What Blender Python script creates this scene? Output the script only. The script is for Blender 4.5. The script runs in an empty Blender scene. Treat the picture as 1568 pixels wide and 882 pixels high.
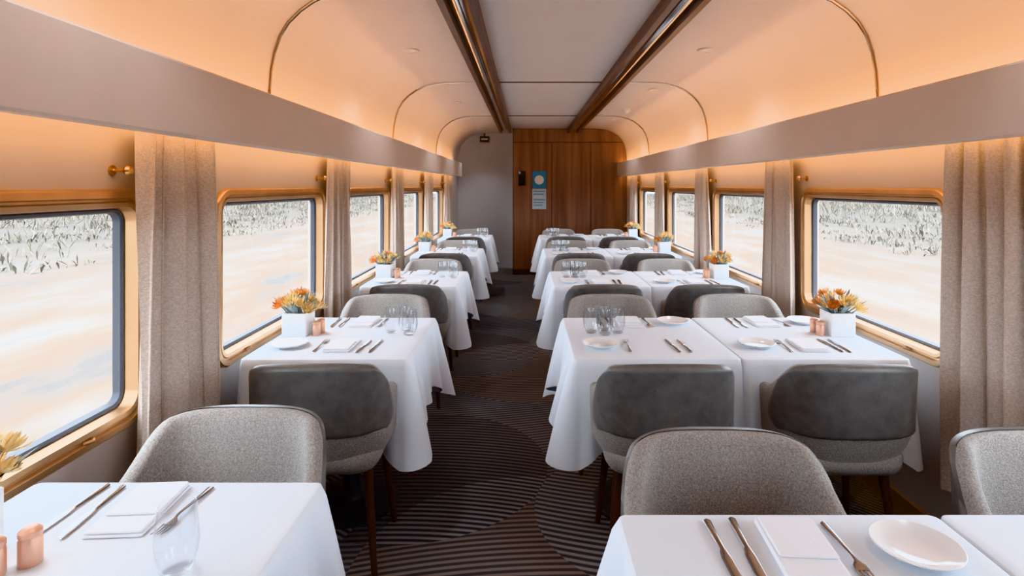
import bpy, math, random
from mathutils import Vector, Matrix
random.seed(7)
sc = bpy.context.scene
try:
    sc.view_settings.view_transform = 'Khronos PBR Neutral'
    sc.view_settings.look = 'None'
except Exception as ex:
    print('VT', ex)

CX = 0.22; HW = 1.41
XL = CX-HW; XR = CX+HW
Y0, Y1 = -1.2, 10.1
CAMZ = 1.43
pi = math.pi

# ------------------------------------------------------------ materials
def newmat(name):
    m = bpy.data.materials.new(name); m.use_nodes = True
    nt = m.node_tree; b = nt.nodes['Principled BSDF']
    return m, nt, b
def N(nt, t, **kw):
    n = nt.nodes.new(t)
    for k, v in kw.items():
        if hasattr(n, k): setattr(n, k, v)
        else: n.inputs[k].default_value = v
    return n
def simple(name, col, rough=.5, metal=0., noise=0., nscale=20., bump=0., bscale=200., stretch=(1,1,1), sheen=0., spec=None):
    m, nt, b = newmat(name)
    b.inputs['Roughness'].default_value = rough
    b.inputs['Metallic'].default_value = metal
    if spec is not None: b.inputs['Specular IOR Level'].default_value = spec
    if sheen: b.inputs['Sheen Weight'].default_value = sheen
    tc = N(nt, 'ShaderNodeTexCoord'); mp = N(nt, 'ShaderNodeMapping')
    mp.inputs['Scale'].default_value = stretch
    nt.links.new(tc.outputs['Object'], mp.inputs['Vector'])
    nz = N(nt, 'ShaderNodeTexNoise'); nz.inputs['Scale'].default_value = nscale; nz.inputs['Detail'].default_value = 4
    nt.links.new(mp.outputs[0], nz.inputs['Vector'])
    cr = N(nt, 'ShaderNodeValToRGB')
    c = Vector(col)
    cr.color_ramp.elements[0].position = .3; cr.color_ramp.elements[1].position = .7
    cr.color_ramp.elements[0].color = (*(c*(1-noise)), 1); cr.color_ramp.elements[1].color = (*(c*(1+noise)), 1)
    nt.links.new(nz.outputs['Fac'], cr.inputs['Fac']); nt.links.new(cr.outputs[0], b.inputs['Base Color'])
    if bump:
        n2 = N(nt, 'ShaderNodeTexNoise'); n2.inputs['Scale'].default_value = bscale; n2.inputs['Detail'].default_value = 3
        nt.links.new(mp.outputs[0], n2.inputs['Vector'])
        bp = N(nt, 'ShaderNodeBump'); bp.inputs['Strength'].default_value = bump; bp.inputs['Distance'].default_value = .003
        nt.links.new(n2.outputs['Fac'], bp.inputs['Height']); nt.links.new(bp.outputs[0], b.inputs['Normal'])
    return m

M_wall = simple('wall_paint', (.58, .50, .45), .6, noise=.03, nscale=3)
M_ceil = simple('ceiling_paint', (.77, .70, .66), .5, noise=.02, nscale=2)
M_val = simple('valance_paint', (.80, .66, .57), .5, noise=.03, nscale=4)
M_gold = simple('bronze_frame', (.62, .39, .22), .32, .7, noise=.12, nscale=6)
M_brass = simple('brass', (.7, .42, .16), .25, 1.0)
M_trim = simple('polished_trim', (.66, .50, .36), .2, 1.0)
M_rubber = simple('rubber_gasket', (.10, .11, .13), .5)
M_mirror = simple('polished_steel', (.66, .62, .60), .10, 1.0, noise=.3, nscale=3, stretch=(8, .6, 8))
M_darkwood = simple('dark_walnut', (.13, .062, .034), .3, noise=.3, nscale=6, stretch=(8, .6, 8))
M_seam = simple('dark_seam', (.05, .025, .015), .5)
M_leg = simple('leg_wood', (.07, .038, .03), .35, noise=.2, nscale=10, stretch=(4, 4, .5))
M_skirt = simple('skirting_wood', (.26, .13, .065), .4, noise=.2, nscale=5, stretch=(1, .3, 8))
M_metalbase = simple('pedestal_metal', (.11, .12, .13), .45, .5)
M_fabric = simple('tweed_fabric', (.34, .31, .285), .9, noise=.33, nscale=260, bump=.8, bscale=350, sheen=.2, spec=.2)
M_leather = simple('grey_leather', (.15, .14, .132), .40, noise=.15, nscale=26, bump=.25, bscale=160)
M_cloth = simple('linen_white', (.78, .85, .93), .75, noise=.01, nscale=4, bump=.3, bscale=12, spec=.25)
M_napkin = simple('napkin_linen', (.86, .90, .96), .8, bump=.3, bscale=60)
M_china = simple('white_china', (.85, .86, .87), .12)
M_steel = simple('cutlery_steel', (.42, .41, .41), .22, 1.0)
M_copper = simple('copper', (.78, .47, .34), .4, .4)
M_planter = simple('planter_ceramic', (.84, .86, .88), .35)
M_soil = simple('moss', (.05, .06, .03), .9, noise=.4)
M_or = simple('petal_orange', (.76, .32, .09), .6, noise=.3, nscale=40)
M_ye = simple('petal_yellow', (.84, .62, .30), .6, noise=.25, nscale=40)
M_leaf = simple('leaf_greygreen', (.26, .32, .32), .6, noise=.3, nscale=30)
M_grey = simple('vestibule_paint', (.66, .67, .70), .5, noise=.03, nscale=2)
M_black = simple('black_plastic', (.02, .02, .022), .4)
M_blue = simple('poster_blue', (.06, .28, .50), .4)
M_paper = simple('poster_paper', (.50, .63, .70), .5)
M_white = simple('poster_white', (.85, .85, .85), .5)

def curtain_mat():
    m, nt, b = newmat('woven_curtain')
    tc = N(nt, 'ShaderNodeTexCoord'); 
    mp = N(nt, 'ShaderNodeMapping'); mp.inputs['Scale'].default_value = (1, 1, 1.6); nt.links.new(tc.outputs['Object'], mp.inputs['Vector'])
    w = N(nt, 'ShaderNodeTexNoise'); w.inputs['Scale'].default_value = 120; w.inputs['Detail'].default_value = 1
    nt.links.new(mp.outputs[0], w.inputs['Vector'])
    nz = N(nt, 'ShaderNodeTexNoise'); nz.inputs['Scale'].default_value = 300
    nt.links.new(tc.outputs['Object'], nz.inputs['Vector'])
    mx = N(nt, 'ShaderNodeMath', operation='ADD'); nt.links.new(w.outputs['Fac'], mx.inputs[0]); nt.links.new(nz.outputs['Fac'], mx.inputs[1])
    cr = N(nt, 'ShaderNodeValToRGB'); cr.color_ramp.elements[0].position = .34; cr.color_ramp.elements[1].position = .66
    cr.color_ramp.elements[0].color = (.53, .445, .385, 1); cr.color_ramp.elements[1].color = (.74, .64, .56, 1)
    dv = N(nt, 'ShaderNodeMath', operation='MULTIPLY'); dv.inputs[1].default_value = .5
    nt.links.new(mx.outputs[0], dv.inputs[0]); nt.links.new(dv.outputs[0], cr.inputs['Fac'])
    nt.links.new(cr.outputs[0], b.inputs['Base Color'])
    b.inputs['Roughness'].default_value = .9
    bp = N(nt, 'ShaderNodeBump'); bp.inputs['Strength'].default_value = .4; bp.inputs['Distance'].default_value = .002
    nt.links.new(mx.outputs[0], bp.inputs['Height']); nt.links.new(bp.outputs[0], b.inputs['Normal'])
    return m
M_curtain = curtain_mat()

def wood_mat():
    m, nt, b = newmat('walnut_veneer')
    tc = N(nt, 'ShaderNodeTexCoord'); mp = N(nt, 'ShaderNodeMapping'); mp.inputs['Scale'].default_value = (9, 9, .5)
    nt.links.new(tc.outputs['Object'], mp.inputs['Vector'])
    nz = N(nt, 'ShaderNodeTexNoise'); nz.inputs['Scale'].default_value = 1.3; nz.inputs['Detail'].default_value = 7; nz.inputs['Distortion'].default_value = .4
    nt.links.new(mp.outputs[0], nz.inputs['Vector'])
    cr = N(nt, 'ShaderNodeValToRGB'); cr.color_ramp.elements[0].position = .32; cr.color_ramp.elements[1].position = .7
    cr.color_ramp.elements[0].color = (.17, .080, .050, 1); cr.color_ramp.elements[1].color = (.32, .17, .11, 1)
    nt.links.new(nz.outputs['Fac'], cr.inputs['Fac']); nt.links.new(cr.outputs[0], b.inputs['Base Color'])
    b.inputs['Roughness'].default_value = .42
    return m
M_wood = wood_mat()

def glass_mat(name, tint, lo, hi, pw):
    m, nt, b = newmat(name); nt.nodes.remove(b)
    out = nt.nodes['Material Output']
    tr = N(nt, 'ShaderNodeBsdfTransparent'); tr.inputs[0].default_value = (*tint, 1)
    gl = N(nt, 'ShaderNodeBsdfGlossy'); gl.inputs['Roughness'].default_value = .04
    lw = N(nt, 'ShaderNodeLayerWeight'); lw.inputs['Blend'].default_value = .5
    p = N(nt, 'ShaderNodeMath', operation='POWER'); p.inputs[1].default_value = pw; nt.links.new(lw.outputs['Facing'], p.inputs[0])
    mr = N(nt, 'ShaderNodeMapRange'); mr.inputs['To Min'].default_value = lo; mr.inputs['To Max'].default_value = hi; nt.links.new(p.outputs[0], mr.inputs['Value'])
    mx = N(nt, 'ShaderNodeMixShader')
    nt.links.new(mr.outputs[0], mx.inputs[0]); nt.links.new(tr.outputs[0], mx.inputs[1]); nt.links.new(gl.outputs[0], mx.inputs[2])
    nt.links.new(mx.outputs[0], out.inputs['Surface'])
    return m
M_pane = glass_mat('window_glass', (.98, .985, .99), .02, .35, 5)
M_glass = glass_mat('drinking_glass', (.975, .98, .985), .05, .8, 3)

def carpet_mat():
    m, nt, b = newmat('striped_carpet')
    L = nt.links
    tc = N(nt, 'ShaderNodeTexCoord')
    def mth(op, a, bb=None):
        n = N(nt, 'ShaderNodeMath', operation=op)
        for i, v in enumerate((a, bb)):
            if v is None: continue
            if isinstance(v, (int, float)): n.inputs[i].default_value = v
            else: L.new(v, n.inputs[i])
        return n.outputs[0]
    sep = N(nt, 'ShaderNodeSeparateXYZ'); L.new(tc.outputs['Object'], sep.inputs[0])
    x, y = sep.outputs[0], sep.outputs[1]
    def circ(ox, oy, sx, sy, r):
        fx = mth('SUBTRACT', mth('FRACT', mth('DIVIDE', mth('ADD', x, 20*sx-ox+sx/2), sx)), .5)
        fy = mth('SUBTRACT', mth('FRACT', mth('DIVIDE', mth('ADD', y, 20*sy-oy+sy/2), sy)), .5)
        dx = mth('MULTIPLY', fx, sx); dy = mth('MULTIPLY', fy, sy)
        d = mth('SQRT', mth('ADD', mth('MULTIPLY', dx, dx), mth('MULTIPLY', dy, dy)))
        return mth('LESS_THAN', d, r)
    def stripes(ang, per, bend=.10):
        c, s = math.cos(ang), math.sin(ang)
        p = mth('ADD', mth('MULTIPLY', x, c), mth('MULTIPLY', y, s))
        xx = mth('SUBTRACT', x, -.1)
        p = mth('ADD', p, mth('MULTIPLY', mth('MULTIPLY', xx, xx), bend))
        v = mth('SINE', mth('MULTIPLY', p, 2*pi/per))
        mr = N(nt, 'ShaderNodeMapRange'); L.new(v, mr.inputs['Value']); mr.inputs['From Min'].default_value = -.5; mr.inputs['From Max'].default_value = .5
        return mr.outputs[0]
    A = circ(.06, 2.12, 1.95, 2.4, .72)
    B = circ(-.55, 2.95, 2.1, 2.0, .66)
    C = circ(.62, 2.55, 1.9, 2.7, .58)
    def mixv(f, a, b2):
        n = N(nt, 'ShaderNodeMix', data_type='FLOAT'); L.new(f, n.inputs[0]); L.new(a, n.inputs[2]); L.new(b2, n.inputs[3]); return n.outputs[0]
    def mixc(f, a, b2):
        n = N(nt, 'ShaderNodeMix', data_type='RGBA'); L.new(f, n.inputs[0])
        for i, v in ((6, a), (7, b2)):
            if isinstance(v, tuple): n.inputs[i].default_value = (*v, 1)
            else: L.new(v, n.inputs[i])
        return n.outputs[2]
    s = mixv(A, stripes(pi/2+.22, .034, -.12), stripes(pi/2+.10, .034, .18))
    s = mixv(B, s, stripes(pi/2-.22, .034, .25))
    s = mixv(C, s, stripes(pi/2-.40, .034, -.2))
    col = mixc(A, (.33, .34, .36), (.38, .32, .285))
    col = mixc(B, col, (.26, .26, .27))
    AB = mth('MULTIPLY', A, B)
    col = mixc(AB, col, (.40, .40, .41))
    col = mixc(C, col, (.42, .42, .43))
    lo = mixc(B, (.135, .132, .135), (.09, .088, .09))
    fin = mixc(s, lo, col)
    nz = N(nt, 'ShaderNodeTexNoise'); nz.inputs['Scale'].default_value = 300
    L.new(tc.outputs['Object'], nz.inputs['Vector'])
    mm = N(nt, 'ShaderNodeMix', data_type='RGBA', blend_type='MULTIPLY'); mm.inputs[0].default_value = .35
    L.new(fin, mm.inputs[6]); L.new(nz.outputs['Fac'], mm.inputs[7])
    L.new(mm.outputs[2], b.inputs['Base Color']); b.inputs['Roughness'].default_value = .95; b.inputs['Specular IOR Level'].default_value = .1
    bp = N(nt, 'ShaderNodeBump'); bp.inputs['Strength'].default_value = .5; bp.inputs['Distance'].default_value = .003
    L.new(s, bp.inputs['Height']); L.new(bp.outputs[0], b.inputs['Normal'])
    return m
M_carpet = carpet_mat()

def ground_mat():
    m, nt, b = newmat('outback_ground'); L = nt.links
    tc = N(nt, 'ShaderNodeTexCoord'); mp = N(nt, 'ShaderNodeMapping'); mp.inputs['Scale'].default_value = (1, .30, 1)
    L.new(tc.outputs['Object'], mp.inputs['Vector'])
    nz = N(nt, 'ShaderNodeTexNoise'); nz.inputs['Scale'].default_value = .55; nz.inputs['Detail'].default_value = 6; nz.inputs['Roughness'].default_value = .6
    L.new(mp.outputs[0], nz.inputs['Vector'])
    cr = N(nt, 'ShaderNodeValToRGB'); e = cr.color_ramp.elements
    e[0].position = .33; e[0].color = (.098, .091, .086, 1); e[1].position = .68; e[1].color = (.145, .138, .132, 1)
    k = e.new(.44); k.color = (.150, .112, .088, 1)
    k = e.new(.55); k.color = (.145, .122, .105, 1)
    L.new(nz.outputs['Fac'], cr.inputs['Fac'])
    sep = N(nt, 'ShaderNodeSeparateXYZ'); L.new(tc.outputs['Object'], sep.inputs[0])
    ab = N(nt, 'ShaderNodeMath', operation='ABSOLUTE'); L.new(sep.outputs[0], ab.inputs[0])
    mr = N(nt, 'ShaderNodeMapRange'); mr.inputs['From Min'].default_value = 8; mr.inputs['From Max'].default_value = 22; L.new(ab.outputs[0], mr.inputs['Value'])
    mx = N(nt, 'ShaderNodeMix', data_type='RGBA'); L.new(mr.outputs[0], mx.inputs[0]); L.new(cr.outputs[0], mx.inputs[6]); mx.inputs[7].default_value = (.098, .089, .080, 1)
    L.new(mx.outputs[2], b.inputs['Base Color']); b.inputs['Roughness'].default_value = 1; b.inputs['Specular IOR Level'].default_value = 0
    return m
M_ground = ground_mat()
M_shrub = simple('dry_scrub', (.155, .137, .112), 1, noise=.25, nscale=.6, spec=0)

# ------------------------------------------------------------ mesh builder
class MB:
    def __init__(s): s.v = []; s.f = []; s.m = []
    def add(s, vs, fs, mi=0, M=None):
        o = len(s.v)
        s.v += [tuple(M @ Vector(v)) if M else tuple(v) for v in vs]
        s.f += [tuple(i+o for i in f) for f in fs]; s.m += [mi]*len(fs)
    def rings(s, rings, mi=0, cap0=True, cap1=True, closed=True, M=None):
        n = len(rings[0]); vs = [p for r in rings for p in r]; fs = []
        for i in range(len(rings)-1):
            for j in range(n if closed else n-1):
                k = (j+1) % n
                fs.append((i*n+j, i*n+k, (i+1)*n+k, (i+1)*n+j))
        if cap0: fs.append(tuple(reversed(range(n))))
        if cap1: fs.append(tuple(range((len(rings)-1)*n, len(rings)*n)))
        s.add(vs, fs, mi, M)
    def rbox(s, cx, cy, z0, z1, w, d, r=.01, bev=.003, mi=0, M=None):
        def R(z, i): return [(x+cx, y+cy, z) for x, y in rrect(w/2-i, d/2-i, max(r-i, .0005), 5)]
        s.rings([R(z0, bev), R(z0, bev*.99), R(z0+bev, 0), R(z1-bev, 0), R(z1, bev*.99), R(z1, bev)], mi, M=M)
    def box(s, x0, x1, y0, y1, z0, z1, mi=0, M=None):
        vs = [(x, y, z) for x in (x0, x1) for y in (y0, y1) for z in (z0, z1)]
        s.add(vs, [(0,1,3,2),(4,6,7,5),(0,4,5,1),(2,3,7,6),(0,2,6,4),(1,5,7,3)], mi, M)
    def lathe(s, prof, n=28, mi=0, M=None, cap0=True, cap1=True):
        s.rings([[(r*math.cos(2*pi*j/n), r*math.sin(2*pi*j/n), z) for j in range(n)] for r, z in prof], mi, cap0, cap1, M=M)
    def loft(s, st, n=8, mi=0, M=None):
        s.rings([[(x+hw*math.cos(2*pi*j/n), y, z+ht*math.sin(2*pi*j/n)) for j in range(n)] for y, x, z, hw, ht in st], mi, M=M)
    def tube(s, pts, r, n=8, mi=0, M=None):
        rg = []
        for i, p in enumerate(pts):
            p = Vector(p); a = Vector(pts[max(i-1, 0)]); b = Vector(pts[min(i+1, len(pts)-1)])
            t = (b-a).normalized(); u = t.cross(Vector((0, 0, 1)))
            if u.length < .05: u = t.cross(Vector((0, 1, 0)))
            u.normalize(); w = t.cross(u)
            rr = r[i] if isinstance(r, (list, tuple)) else r
            rg.append([tuple(p+u*rr*math.cos(2*pi*j/n)+w*rr*math.sin(2*pi*j/n)) for j in range(n)])
        s.rings(rg, mi, M=M)
    def mesh(s, name, mats, smooth=True, angle=40):
        me = bpy.data.meshes.new(name); me.from_pydata(s.v, [], s.f)
        for m in mats: me.materials.append(m)
        me.polygons.foreach_set('material_index', s.m)
        me.validate(); me.update()
        import bmesh
        bm = bmesh.new(); bm.from_mesh(me); bmesh.ops.recalc_face_normals(bm, faces=bm.faces)
        for e in bm.edges:
            if len(e.link_faces) == 2 and e.calc_face_angle(0) > math.radians(angle): e.smooth = False
        bm.to_mesh(me); bm.free()
        for p in me.polygons: p.use_smooth = smooth
        return me
    def obj(s, name, mats, **k): return place(name, s.mesh(name, mats, **k))

def place(name, me, loc=(0, 0, 0), rz=0.):
    o = bpy.data.objects.new(name, me); o.location = loc; o.rotation_euler = (0, 0, rz)
    sc.collection.objects.link(o); return o

def rrect(hx, hy, r, seg=6):
    pts = []
    for cx, cy, a0 in ((hx-r, hy-r, 0), (-hx+r, hy-r, pi/2), (-hx+r, -hy+r, pi), (hx-r, -hy+r, 1.5*pi)):
        for i in range(seg+1):
            a = a0+pi/2*i/seg; pts.append((cx+r*math.cos(a), cy+r*math.sin(a)))
    return pts
def sm(a, b, x):
    t = min(1, max(0, (x-a)/(b-a))); return t*t*(3-2*t)

# ------------------------------------------------------------ room shell
WINP = 1.59; WIN0 = .595; WINW = 1.205; WZ0, WZ1 = .715, 1.42
wins = [WIN0+WINP*n for n in range(-1, 6)]
def wall_side(name, x_in, sgn, ylist, yend):
    cu = bpy.data.curves.new(name, 'CURVE'); cu.dimensions = '2D'; cu.fill_mode = 'BOTH'; cu.extrude = .04
    def sp(pts):
        s = cu.splines.new('POLY'); s.points.add(len(pts)-1)
        for p, q in zip(s.points, pts): p.co = (q[0], q[1], 0, 1)
        s.use_cyclic_u = True
    sp([(Y0, 0), (yend, 0), (yend, 1.83), (Y0, 1.83)])
    for y in ylist:
        sp([(y+WINW/2+a, (WZ0+WZ1)/2+b) for a, b in rrect(WINW/2-.03, (WZ1-WZ0)/2-.03, .07, 8)])
    o = bpy.data.objects.new('tmp', cu); sc.collection.objects.link(o)
    dg = bpy.context.evaluated_depsgraph_get()
    me = bpy.data.meshes.new_from_object(o.evaluated_get(dg))
    bpy.data.objects.remove(o)
    M = Matrix(((0, 0, 1, x_in+sgn*.04), (1, 0, 0, 0), (0, 1, 0, 0), (0, 0, 0, 1)))
    me.transform(M); me.materials.clear(); me.materials.append(M_wall); me.name = name
    return place(name, me)
rightw = wins[:-1]; leftw = wins[:-1]
wall_side('wall_left', XL, -1, leftw, Y1)
wall_side('wall_right', XR, 1, rightw, 9.3+.8)

b = MB(); b.box(XL-.08, XR+.08, Y0, Y1, -.05, 0); b.obj('floor', [M_carpet], smooth=False)
prof = [(1.41,1.80),(1.408,1.88),(1.40,1.97),(1.385,2.05),(1.36,2.125),(1.32,2.19),(1.265,2.245),(1.20,2.29),(1.12,2.325),(1.03,2.347),(.93,2.357),(.8,2.36),(.4,2.36),(0,2.36)]
full = [(CX-x, z) for x, z in prof]+[(CX+x, z) for x, z in reversed(prof[:-1])]
b = MB(); b.rings([[(x, y, z) for x, z in full] for y in (Y0, 2, 4, 6, 8, Y1)], 0, False, False, closed=False)
b.rings([[(CX+(x-CX)*1.05, y, z+.06) for x, z in full] for y in (Y0, Y1)], 0, False, False, closed=False)
b.obj('ceiling', [M_ceil], angle=60)
b = MB(); b.box(XL-.08, XR+.08, Y0-.05, Y0, 0, 2.42); b.obj('wall_back', [M_grey], smooth=False)
b = MB(); b.box(XL-.08, -.19, Y1, Y1+.05, 0, 2.42); b.obj('wall_front', [M_grey], smooth=False)

for ty in (.25, 2.66, 5.14, 7.58):
    b = MB()
    for side in (-1, 1):
        pts = [(CX+side*(x-.004), ty, z-.004) for x, z in prof if x > .62]+[(CX+side*.63, ty, 2.356)]
        b.tube(pts, .0085, 8, 0)
    b.box(CX-.46, CX+.46, ty-.004, ty+.004, 2.352, 2.36, 1)
    b.obj('trim_1', [M_trim, M_darkwood])
for side in (-1, 1):
    b = MB(); a0, a1 = sorted((CX+side*.455, CX+side*.635))
    b.box(a0, a1, Y0, 9.28, 2.33, 2.36, 0)
    b.box(a0, a0+.035, Y0, 9.28, 2.285, 2.335, 0); b.box(a1-.035, a1, Y0, 9.28, 2.285, 2.335, 0)
    n = 8; rr = [[(a0+.035+(a1-a0-.07)*i/n, y, 2.325-.03*math.sin(pi*i/n)) for i in range(n+1)] for y in (Y0, 9.28)]
    b.rings(rr, 1, False, False, closed=False)
    b.obj('trim_2', [M_darkwood, M_mirror])
for nm, side in (('left', -1), ('right', 1)):
    b = MB(); ye = 9.28
    xi = CX+side*1.25; xo = CX+side*1.285
    pf = [(xi, 1.588), (xi+side*.006, 1.58), (xo, 1.58), (xo, 1.805), (xi+side*.006, 1.805), (xi, 1.797)]
    b.rings([[(x, y, z) for x, z in pf] for y in (Y0, ye)], 0)
    x0, x1 = sorted((xo, CX+side*1.41)); b.box(x0, x1, Y0, ye, 1.675, 1.685, 0)
    b.obj('trim_valance_'+nm, [M_val], smooth=False)
    b = MB(); x0, x1 = sorted((CX+side*1.392, CX+side*1.41)); b.box(x0, x1, Y0, 9.3, 0, .10)
    b.obj('baseboard_'+nm, [M_skirt], smooth=False)

def window_mesh():
    b = MB(); hw, hh, R = WINW/2, (WZ1-WZ0)/2, .10
    def ring(a, d): return [(d, y, z) for y, z in rrect(hw-a, hh-a, max(R-a, .02), 8)]
    b.rings([ring(a, d) for a, d in ((-.001, 0), (0, .012), (.006, .02), (.024, .022), (.028, .010), (.034, .010), (.038, .016), (.052, .014), (.056, -.03), (.060, -.045))], 0, False, False)
    b.rings([ring(a, d) for a, d in ((.056, -.028), (.060, -.024), (.068, -.03), (.072, -.05))], 1, False, False)
    g = rrect(hw-.058, hh-.058, .04, 8)
    b.add([(-.05, y, z) for y, z in g], [tuple(range(len(g)))], 2)
    for yy in (-.35, .35):
        b.tube([(.015, yy-.02, -hh+.03), (.03, yy, -hh+.03), (.015, yy+.02, -hh+.03)], .005, 6, 0)
    return b.mesh('window', [M_gold, M_rubber, M_pane])
wm = window_mesh(); wn = 1
for y in leftw:
    place('window_%d' % wn, wm, (XL, y+WINW/2, (WZ0+WZ1)/2)); wn += 1
for y in rightw:
    place('window_%d' % wn, wm, (XR, y+WINW/2, (WZ0+WZ1)/2), pi); wn += 1

def curtain_mesh(seed):
    rnd = random.Random(seed); b = MB(); nu, nv = 90, 26; rows = []
    ph = [rnd.uniform(0, 6) for _ in range(4)]
    for j in range(nv+1):
        v = j/nv; z = 1.62-(1.62-.30)*v
        wd = .35+.10*v**.8
        row = []
        for i in range(nu+1):
            u = i/nu
            q = u+.035*math.sin(5*u+ph[0]+2*v)
            x = .026*math.sin(2*pi*4.5*q+ph[1]+.4*math.sin(3*v+ph[2]))+.011*math.sin(2*pi*2.3*u+ph[3]+v)
            x *= .8+.3*v
            y = (u-.5)*wd+.010*math.sin(4*pi*4.5*q+ph[1])
            row.append((x, y, z))
        rows.append(row)
    b.rings(rows, 0, False, False, closed=False)
    return b.mesh('curtain', [M_curtain], angle=180)
cms = [curtain_mesh(s) for s in range(3)]
for k in range(-1, 5):
    for side in (-1, 1):
        yc = 1.90+WINP*k-.03+(.09 if side > 0 else .03*min(k, 1))
        place('curtain', cms[(k+side) % 3], (CX+side*1.350, yc, 0), 0 if side < 0 else pi)
        b = MB(); M = Matrix.Translation((CX+side*1.41, yc-.215, 1.475)) @ Matrix.Rotation(-side*pi/2, 4, 'Y')
        b.lathe([(.015, 0), (.015, .005), (.005, .007), (.005, .035), (.011, .040), (.015, .048), (.011, .057), (.003, .060)], 14, 0, M)
        b.obj('curtain_holdback', [M_brass])

b = MB(); YW = 9.3
pl = [(x, z) for x, z in full if x > -.21]
poly = [(-.21, 0)]+[(-.21, 2.36)]+[(min(x, XR), z-.002) for x, z in pl]+[(XR, 0)]
b.rings([[(x, y, z) for x, z in poly] for y in (YW, YW+.75)], 1)
edges = [-.205, .42, 1.05, 1.625]
for i in range(3):
    b.box(edges[i]+.006, edges[i+1]-.006, YW-.015, YW, .09, 2.13, 0)
hp = [(-.20, 2.145), (-.20, 2.355)]+[(x-.003, z-.005) for x, z in pl if z > 2.145]+[(CX+1.345, 2.145)]
b.rings([[(x, y, z) for x, z in hp] for y in (YW-.015, YW)], 0)
b.obj('walnut_cupboard', [M_wood, M_seam], smooth=False)
b = MB(); b.box(-.115, -.005, YW-.05, YW-.016, 1.44, 1.67, 0); b.box(-.10, -.02, YW-.056, YW-.05, 1.56, 1.65, 0); b.tube([(-.1, YW-.06, 1.46), (-.03, YW-.06, 1.50)], .01)
b.obj('intercom_handset', [M_black])
b = MB(); y = YW-.022
b.box(.105, .33, y, YW-.016, 1.40, 1.67, 0); b.box(.105, .33, y, YW-.016, 1.06, 1.39, 1)
b.lathe([(.075, 0), (.075, .002)], 24, 2, Matrix.Translation((.2175, y, 1.53)) @ Matrix.Rotation(pi/2, 4, 'X'))
for i in range(6): b.box(.125, .31-.02*(i % 3), y-.001, y, 1.34-.045*i, 1.352-.045*i, 0 if i != 2 else 2)
b.obj('safety_notice', [M_blue, M_paper, M_white], smooth=False)
b = MB(); b.box(-.80, -.64, Y1-.05, Y1-.02, 2.20, 2.30, 0); b.box(-.78, -.66, Y1-.052, Y1-.05, 2.235, 2.265, 1); b.box(-.73, -.71, Y1-.04, Y1, 2.3, 2.352, 0)
b.obj('exit_sign', [M_black, M_white], smooth=False)
DL = ((-.80, 3.92), (-.78, 6.35), (1.24, 3.9), (1.24, 5.5), (-.80, 1.3), (1.24, 1.3), (1.24, 7.9), (-.7, 9.3), (-.8, 7.9))
for (x, y) in DL:
    b = MB(); b.lathe([(.075, 2.353), (.078, 2.350), (.072, 2.345), (.055, 2.345), (.05, 2.352)], 28, 0); b.lathe([(.05, 2.350), (.05, 2.3515)], 24, 1)
    o = b.obj('ceiling_downlight', [M_ceil, M_white]); o.location = (x, y, 0)
b = MB(); b.lathe([(.05, 2.355), (.05, 2.335), (.035, 2.32), (.02, 2.305), (.001, 2.30)], 24, 0); o = b.obj('smoke_detector', [M_white]); o.location = (1.2, 6.9, 0)

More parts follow.
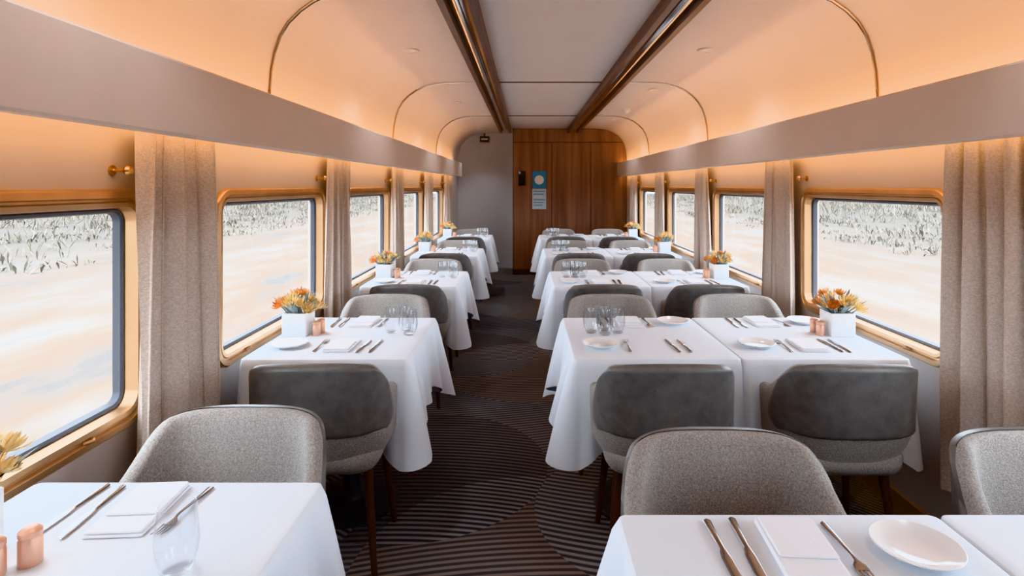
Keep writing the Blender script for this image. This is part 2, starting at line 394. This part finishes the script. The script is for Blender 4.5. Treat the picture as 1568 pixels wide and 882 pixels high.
# ------------------------------------------------------------ chair
def outer(s, v):
    t = abs(s); sg = 1 if s >= 0 else -1
    a, bb, y0 = .256, .235, -.03
    if t < .62:
        an = t/.62*pi/2; n = 2/3.2
        x = a*math.sin(an)**n; y = y0-bb*max(math.cos(an), 0)**n
    else: x = a-.012*((t-.62)/.38)**2; y = y0+(t-.62)/.38*.20
    rim = .797-.012*min(1, t/.3)**2-.130*sm(.30, .64, t)-.018*sm(.64, 1, t)-.045*sm(.93, 1, t)
    z = .415+(rim-.415)*v
    k = .80+.20*sm(-.1, .42, v)
    y2 = y*k if y < 0 else y*(.9+.1*k)
    y2 -= .025*v*v*(1-sm(.2, .62, t))
    return Vector((sg*x*k, y2, z))
def chair_mesh():
    b = MB(); nS = 64; th = .042; cols = []
    for i in range(nS+1):
        s = -1+2*i/nS; pr = []
        p1 = outer(min(s+.01, 1), .8); p0 = outer(max(s-.01, -1), .8)
        t = (p1-p0); t.z = 0; t.normalize(); nrm = Vector((-t.y, t.x, 0))
        if nrm.dot(Vector((0, .05, 0))-outer(s, .8)) < 0 and abs(s) < .9: nrm = -nrm
        T = th*(1 if abs(s) < .95 else .8)
        for j in range(13): pr.append(outer(s, j/12))
        top = outer(s, 1)
        for q, h in ((.12, .009), (.35, .015), (.65, .015), (.88, .009)): pr.append(top+nrm*T*q+Vector((0, 0, h)))
        for j in range(12, -1, -1): pr.append(outer(s, j/12)+nrm*T*(1+.5*(1-j/12)))
        cols.append([tuple(p) for p in pr])
    b.rings(cols, 0)
    n = 32; rows = []
    for i in range(n+1):
        row = []
        for j in range(n+1):
            a = -1+2*i/n; c = -1+2*j/n
            e = max(abs(a), abs(c))
            ua = a*(1-.20*c*c*abs(a)); uc = c*(1-.20*a*a*abs(c))
            s = ua*.56; v = .700+uc*.355
            p = outer(s, min(v, 1))
            q = outer(s+.01, min(v, 1))-outer(s-.01, min(v, 1)); q.z = 0; q.normalize(); o = Vector((q.y, -q.x, 0))
            off = .009*(1-max(0, (e-.92)/.08)**2*1.3)
            p = p+o*off
            if v > 1:
                h = (v-1)/.055; p.z += .018*math.sin(min(h, 1)*pi/2); p -= o*.02*h*h
            row.append(tuple(p))
        rows.append(row)
    b.rings(rows, 1, False, False, closed=False)
    def R(z, i): return [(x, y-.01, z) for x, y in rrect(.218-i, .222-i, .10-i, 8)]
    b.rings([R(.395, .05), R(.40, .02), R(.42, .006), R(.45, 0), R(.472, .008), R(.482, .03), R(.486, .07)], 0)
    for sx in (-1, 1):
        for (yt, yb) in ((.13, .19), (-.12, -.17)):
            b.tube([(sx*.160, yt, .41), (sx*.20, yb, .0)], [.019, .011], 12, 2)
    return b.mesh('dining_chair', [M_fabric, M_leather, M_leg], angle=60)
CH = chair_mesh()

# ------------------------------------------------------------ table + cloth
TW, TD, TZ = .655, .72, .752
def table_mesh(w):
    b = MB()
    b.rbox(0, 0, .715, .747, w-.02, TD-.02, .02, .004, 0)
    b.lathe([(.21, 0), (.21, .012), (.19, .02), (.05, .026), (.038, .05), (.036, .66), (.06, .70), (.14, .715)], 32, 0)
    return b.mesh('dining_table', [M_metalbase])
def cloth_mesh(w, flare, seed, drop=.27):
    rnd = random.Random(seed); hx, hy = w/2, TD/2; r = .018
    per = []
    def corner(cx, cy, a0, f0, f1):
        for i in range(9):
            a = a0+pi/2*i/8; t = i/8
            per.append(((cx+r*math.cos(a), cy+r*math.sin(a)), (math.cos(a), math.sin(a)), 0, f0*(1-t)+f1*t, min(f0, f1)))
    def side(p, q, nrm, f, n=56):
        L = math.dist(p, q)
        for i in range(1, n):
            t = i/n; d = min(t, 1-t)*L
            x = p[0]+(q[0]-p[0])*t; y = p[1]+(q[1]-p[1])*t
            per.append(((x, y), nrm, d, f, f))
    corner(hx-r, hy-r, 0, flare[0], flare[1]); side((hx-r, hy), (-hx+r, hy), (0, 1), flare[1])
    corner(-hx+r, hy-r, pi/2, flare[1], flare[2]); side((-hx, hy-r), (-hx, -hy+r), (-1, 0), flare[2])
    corner(-hx+r, -hy+r, pi, flare[2], flare[3]); side((-hx+r, -hy), (hx-r, -hy), (0, -1), flare[3])
    corner(hx-r, -hy+r, 1.5*pi, flare[3], flare[0]); side((hx, -hy+r), (hx, hy-r), (1, 0), flare[0])
    ph = [rnd.uniform(0, 6.28) for _ in range(3)]
    rings = []
    K = 16
    for k in range(K+1):
        t = k/K; ring = []
        for i, ((x, y), (nx, ny), d, f, fm) in enumerate(per):
            c = max(0, 1-d/.20); cc = c*c*(3-2*c)
            dr = drop+.13*c
            a = 2*pi*i/len(per)
            wav = .011*math.sin(9*a+ph[0])+.009*math.sin(17*a+ph[1])
            dip = -.050*math.exp(-((d-.085)/.028)**2)+.022*math.exp(-((d-.16)/.03)**2)-.018*math.exp(-((d-.23)/.03)**2)
            fl = t**.85*(.030+wav+dip+.065*cc)*f+.004
            if t == 0: fl = 0
            z = TZ-.006*(1-math.cos(min(1, t*K/2)*pi/2))-dr*t
            ring.append((x+nx*fl, y+ny*fl, z))
        rings.append(ring)
    b = MB()
    inner = [[(x*s, y*s, TZ) for (x, y), *_ in per] for s in (.5, .9, .985)]
    b.rings(inner+[[(x, y, z-.0015) for x, y, z in rings[0]]]+rings[1:], 0, True, False)
    return b.mesh('tablecloth', [M_cloth], angle=75)
T_me = table_mesh(TW)

# ------------------------------------------------------------ tableware
def fork_me():
    b = MB()
    b.loft([(-.09, 0, .0035, .003, .001), (-.085, 0, .0035, .0075, .0016), (-.04, 0, .0045, .0055, .0018), (.02, 0, .0075, .0030, .0018), (.035, 0, .007, .004, .0016), (.045, 0, .005, .0115, .0012), (.055, 0, .0035, .0125, .0012), (.058, 0, .0035, .0125, .0011)], 10)
    for i in range(4):
        x = -.0102+.0068*i
        b.loft([(.054, x, .0035, .0021, .0011), (.075, x, .003, .0019, .001), (.092, x*.95, .0055, .0012, .0008), (.095, x*.95, .006, .0003, .0003)], 6)
    return b.mesh('fork', [M_steel])
def knife_me():
    b = MB()
    b.loft([(-.10, 0, .004, .003, .002), (-.096, 0, .004, .0078, .003), (-.03, 0, .004, .0062, .003), (-.005, 0, .004, .005, .0028), (0, 0, .0035, .007, .0012), (.02, .001, .0035, .0095, .001), (.07, .001, .0035, .0095, .0009), (.092, -.001, .0035, .006, .0008), (.10, -.005, .0035, .001, .0005)], 10)
    return b.mesh('knife', [M_steel])
def plate_me():
    b = MB(); b.lathe([(.040, 0), (.044, 0), (.046, .003), (.062, .008), (.075, .016), (.0765, .018), (.075, .019), (.060, .012), (.046, .007), (.04, .0055), (.01, .005)], 40)
    return b.mesh('bread_plate', [M_china])
def napkin_me():
    b = MB()
    b.rbox(0, 0, 0, .005, .115, .19, .006, .002); b.rbox(.002, -.002, .005, .010, .110, .184, .006, .002)
    b.rbox(-.001, -.028, .010, .015, .106, .125, .006, .002)
    return b.mesh('folded_napkin', [M_napkin])
def glass_me():
    b = MB(); b.lathe([(.001, .0), (.022, 0), (.027, .004), (.034, .03), (.037, .055), (.034, .09), (.031, .118), (.0300, .1185), (.0295, .118), (.0325, .09), (.0355, .055), (.0325, .03), (.025, .010), (.001, .008)], 32)
    return b.mesh('drinking_glass', [M_glass])
def shaker_me():
    b = MB(); b.lathe([(.017, 0), (.0185, .002), (.0185, .045), (.0165, .048), (.0165, .050), (.0185, .052), (.0185, .060), (.012, .066), (.005, .0665)], 20)
    return b.mesh('pepper_shaker', [M_copper])
def planter_me(seed):
    rnd = random.Random(seed); b = MB()
    w = .055
    b.rings([[(x*k, y*k, z) for x, y in rrect(w, w, .006, 3)] for k, z in ((.96, 0), (1, .003), (1, .103), (.985, .105), (.93, .105), (.92, .102), (.92, .085))], 0)
    b.box(-w*.9, w*.9, -w*.9, w*.9, .083, .088, 1)
    def petal(M, L, W, bend, mi):
        vs = []; n = 4
        for i in range(n+1):
            t = i/n; hw = W*math.sin(pi*(.12+.88*t))**.8 if t < 1 else .0002
            x = bend*math.sin(t*1.7)*L*.5+.004; z = L*t
            vs += [(x, -hw, z), (x+hw*.35, 0, z), (x, hw, z)]
        fs = []
        for i in range(n):
            for j in range(2): a = i*3+j; fs.append((a, a+1, a+4, a+3))
        b.add(vs, fs, mi, M)
    for k in range(13):
        a = k*2.4+rnd.random()*.5; rr = .078*math.sqrt((k+.4)/13); x, y = rr*math.cos(a), rr*math.sin(a)
        z = .128+rnd.uniform(0, .055)-rr*.3
        tilt = rr*11
        base = Matrix.Translation((x*1.15, y*1.15, z)) @ Matrix.Rotation(a, 4, 'Z') @ Matrix.Rotation(tilt, 4, 'Y')
        b.tube([(x*.5, y*.5, .085), (x*1.15, y*1.15, z+.004)], .0025, 6, 4)
        mi = (2, 3, 3)[k % 3]
        sz = rnd.uniform(.75, 1.1)
        for ringk, (cnt, L, bend) in enumerate(((12, .038, 1.7), (10, .040, .9), (8, .038, .3))):
            for i in range(cnt):
                petal(base @ Matrix.Rotation(2*pi*i/cnt+ringk*.4, 4, 'Z'), sz*L*rnd.uniform(.75, 1.1), .0046, bend, mi)
    for k in range(26):
        a = rnd.uniform(0, 2*pi); t = rnd.uniform(.4, 1.25)
        base = Matrix.Translation((.03*math.cos(a), .03*math.sin(a), .10)) @ Matrix.Rotation(a, 4, 'Z') @ Matrix.Rotation(t, 4, 'Y')
        petal(base, rnd.uniform(.085, .12), .011, -.2, 4)
    return b.mesh('flower_planter', [M_planter, M_soil, M_or, M_ye, M_leaf], angle=80)
FK, KN, PL, NP, GL, SH = fork_me(), knife_me(), plate_me(), napkin_me(), glass_me(), shaker_me()
PLm = [planter_me(s) for s in range(3)]
Z = TZ+.0003
def setting(xc, yc, far, plate=True, napkin=True):
    s = -1 if far else 1; rz = pi if far else 0
    j = lambda: random.uniform(-.006, .006)
    r = lambda: rz+random.uniform(-.07, .07)
    if plate: place('bread_plate', PL, (xc-s*.215+j(), yc+j(), Z))
    place('fork', FK, (xc-s*.092+j(), yc+j(), Z), r())
    if napkin: place('folded_napkin', NP, (xc+j(), yc+j(), Z), r())
    place('knife', KN, (xc+s*.10+j(), yc+j(), Z), r())
    place('knife', KN, (xc+s*.142+j(), yc+j(), Z), r())
def table(xc, ynear, flare, seed, side, glasses, planter, nearplate=True, farplate=True, napn=True, napf=True):
    yc = ynear+TD/2
    place('dining_table', T_me, (xc, yc, 0)); place('tablecloth', cloth_mesh(TW, flare, seed), (xc, yc, 0))
    setting(xc+.01, ynear+.19, False, nearplate, napn); setting(xc-.01, ynear+TD-.12, True, farplate, napf)
    for gx, gy in glasses: place('drinking_glass', GL, (xc+gx, yc+gy, Z))
    if planter:
        px, py, sx, sy, tx, ty = planter
        place('flower_planter', PLm[seed % 3], (xc+side*px, yc+py, Z), random.uniform(-.05, .05))
        place('pepper_shaker', SH, (xc+side*sx, yc+sy, Z)); place('salt_shaker', SH, (xc+side*tx, yc+ty, Z))

LXC, R1XC, R2XC = -.79, .517, 1.178
yl = [.60, 2.25, 3.87, 5.56, 7.30]; yr = [.47, 2.25, 3.87, 5.56, 7.30]
gl_L = [(.17, .06), (.23, .10), (.26, .02)]
gl_R = [(-.215, .06), (-.15, .10), (-.155, .02), (-.095, .05)]
std = (.25, .03, .162, .01, .160, .065)
for i, y in enumerate(yl):
    if i == 0: table(LXC, y, (1, .6, .1, .8), 10, -1, [(.175, .055)], (.258, .085, .10, .075, .135, .04), farplate=False, nearplate=False)
    else: table(LXC, y, (1, .7, .02, .5), 10+i, -1, gl_L, std, farplate=False)
for i, y in enumerate(yr):
    table(R1XC, y, (.05, .7, 1.15, .6), 20+i, 1, gl_R if i else [(-.25, -.12), (-.20, -.18)], None, nearplate=(i > 0), napn=(i != 1), napf=True)
    table(R2XC, y, (.1, .7, .02, .6), 40+i, 1, [], std)
def chair(x, y, far): place('dining_chair', CH, (x, y, 0), (pi if far else 0)+random.uniform(-.03, .03))
for i, (a, c) in enumerate(zip(yl, yr)):
    if i > 0:
        chair(-.755, a+.015, False); chair(.505, c+.01, False); chair(1.16, c+.01, False)
    chair(-.775, a+TD+(.02 if i == 0 else .07), True)
    chair(.475, c+TD+(.0 if i == 0 else .07), True); chair(1.18+(.09 if i == 0 else 0), c+TD+(.0 if i == 0 else .07), True)

# ------------------------------------------------------------ outside
b = MB(); b.box(-160, 160, -80, 220, -1.35, -1.3); b.obj('ground', [M_ground], smooth=False)
b = MB(); rnd = random.Random(3)
for k in range(3600):
    sd = rnd.choice((-1, 1)); x = sd*(15+47*rnd.random()**1.2); y = rnd.uniform(-30, 150); h = rnd.uniform(.2, .75)*(.7 if abs(x) < 19 else 1 if abs(x) < 30 else 1.9)
    for t in range(20):
        a = rnd.uniform(0, 2*pi); tl = rnd.uniform(.1, 1.1); L = h*rnd.uniform(.5, 1.1); wd = rnd.uniform(.012, .05)
        d = Vector((math.cos(a)*math.sin(tl), math.sin(a)*math.sin(tl), math.cos(tl)))
        p = Vector((x+rnd.uniform(-.5, .5), y+rnd.uniform(-1.2, 1.2), -1.3)); q = p+d*L*.55+Vector((0, 0, .03)); r2 = p+d*L
        sv = Vector((-math.sin(a), math.cos(a), 0))
        b.add([p-sv*wd*.3, p+sv*wd*.3, q+sv*wd, r2, q-sv*wd], [(0, 1, 2, 3, 4)])
b.obj('scrub_vegetation', [M_shrub], smooth=False)

# ------------------------------------------------------------ lights
w = bpy.data.worlds.new('world'); sc.world = w; w.use_nodes = True
bg = w.node_tree.nodes['Background']; bg.inputs[0].default_value = (.76, .88, 1, 1); bg.inputs[1].default_value = 8.8
def area(name, loc, rot, sx, sy, power, col, shape='RECTANGLE'):
    l = bpy.data.lights.new(name, 'AREA'); l.shape = shape; l.size = sx; l.size_y = sy; l.energy = power; l.color = col
    o = bpy.data.objects.new(name, l); o.location = loc; o.rotation_euler = rot; sc.collection.objects.link(o); return o
WARM = (1, .55, .22)
for side in (-1, 1):
    area('cove_strip_light', (CX+side*1.312, 4.05, 1.72), (0, -side*math.radians(122), 0), .04, 10.4, 36, WARM)
    area('valance_strip_light', (CX+side*1.312, 4.05, 1.65), (0, -side*math.radians(40), 0), .04, 10.4, 14, WARM)
for x, y in DL:  # added cool fill under the downlight fittings, brightens tables and vestibule
    l = bpy.data.lights.new('downlight_fill', 'SPOT'); l.energy = 17; l.color = (.84, .92, 1); l.spot_size = math.radians(110); l.spot_blend = .6; l.shadow_soft_size = .04
    o = bpy.data.objects.new('downlight_fill', l); o.location = (x, y, 2.335); sc.collection.objects.link(o)
s = bpy.data.lights.new('sun', 'SUN'); s.energy = 5.0; s.angle = .1; s.color = (1, .86, .72)
so = bpy.data.objects.new('sun', s); so.rotation_euler = (math.radians(12), math.radians(8), 0); sc.collection.objects.link(so)

# ------------------------------------------------------------ camera
cam = bpy.data.cameras.new('camera'); co = bpy.data.objects.new('camera', cam); sc.collection.objects.link(co)
co.location = (0, 0, CAMZ); co.rotation_euler = (pi/2, 0, 0)
cam.sensor_width = 36; cam.lens = 882/1568*36; cam.shift_x = -21/1568; cam.shift_y = -156/1568; cam.clip_start = .05; cam.clip_end = 500
sc.camera = co
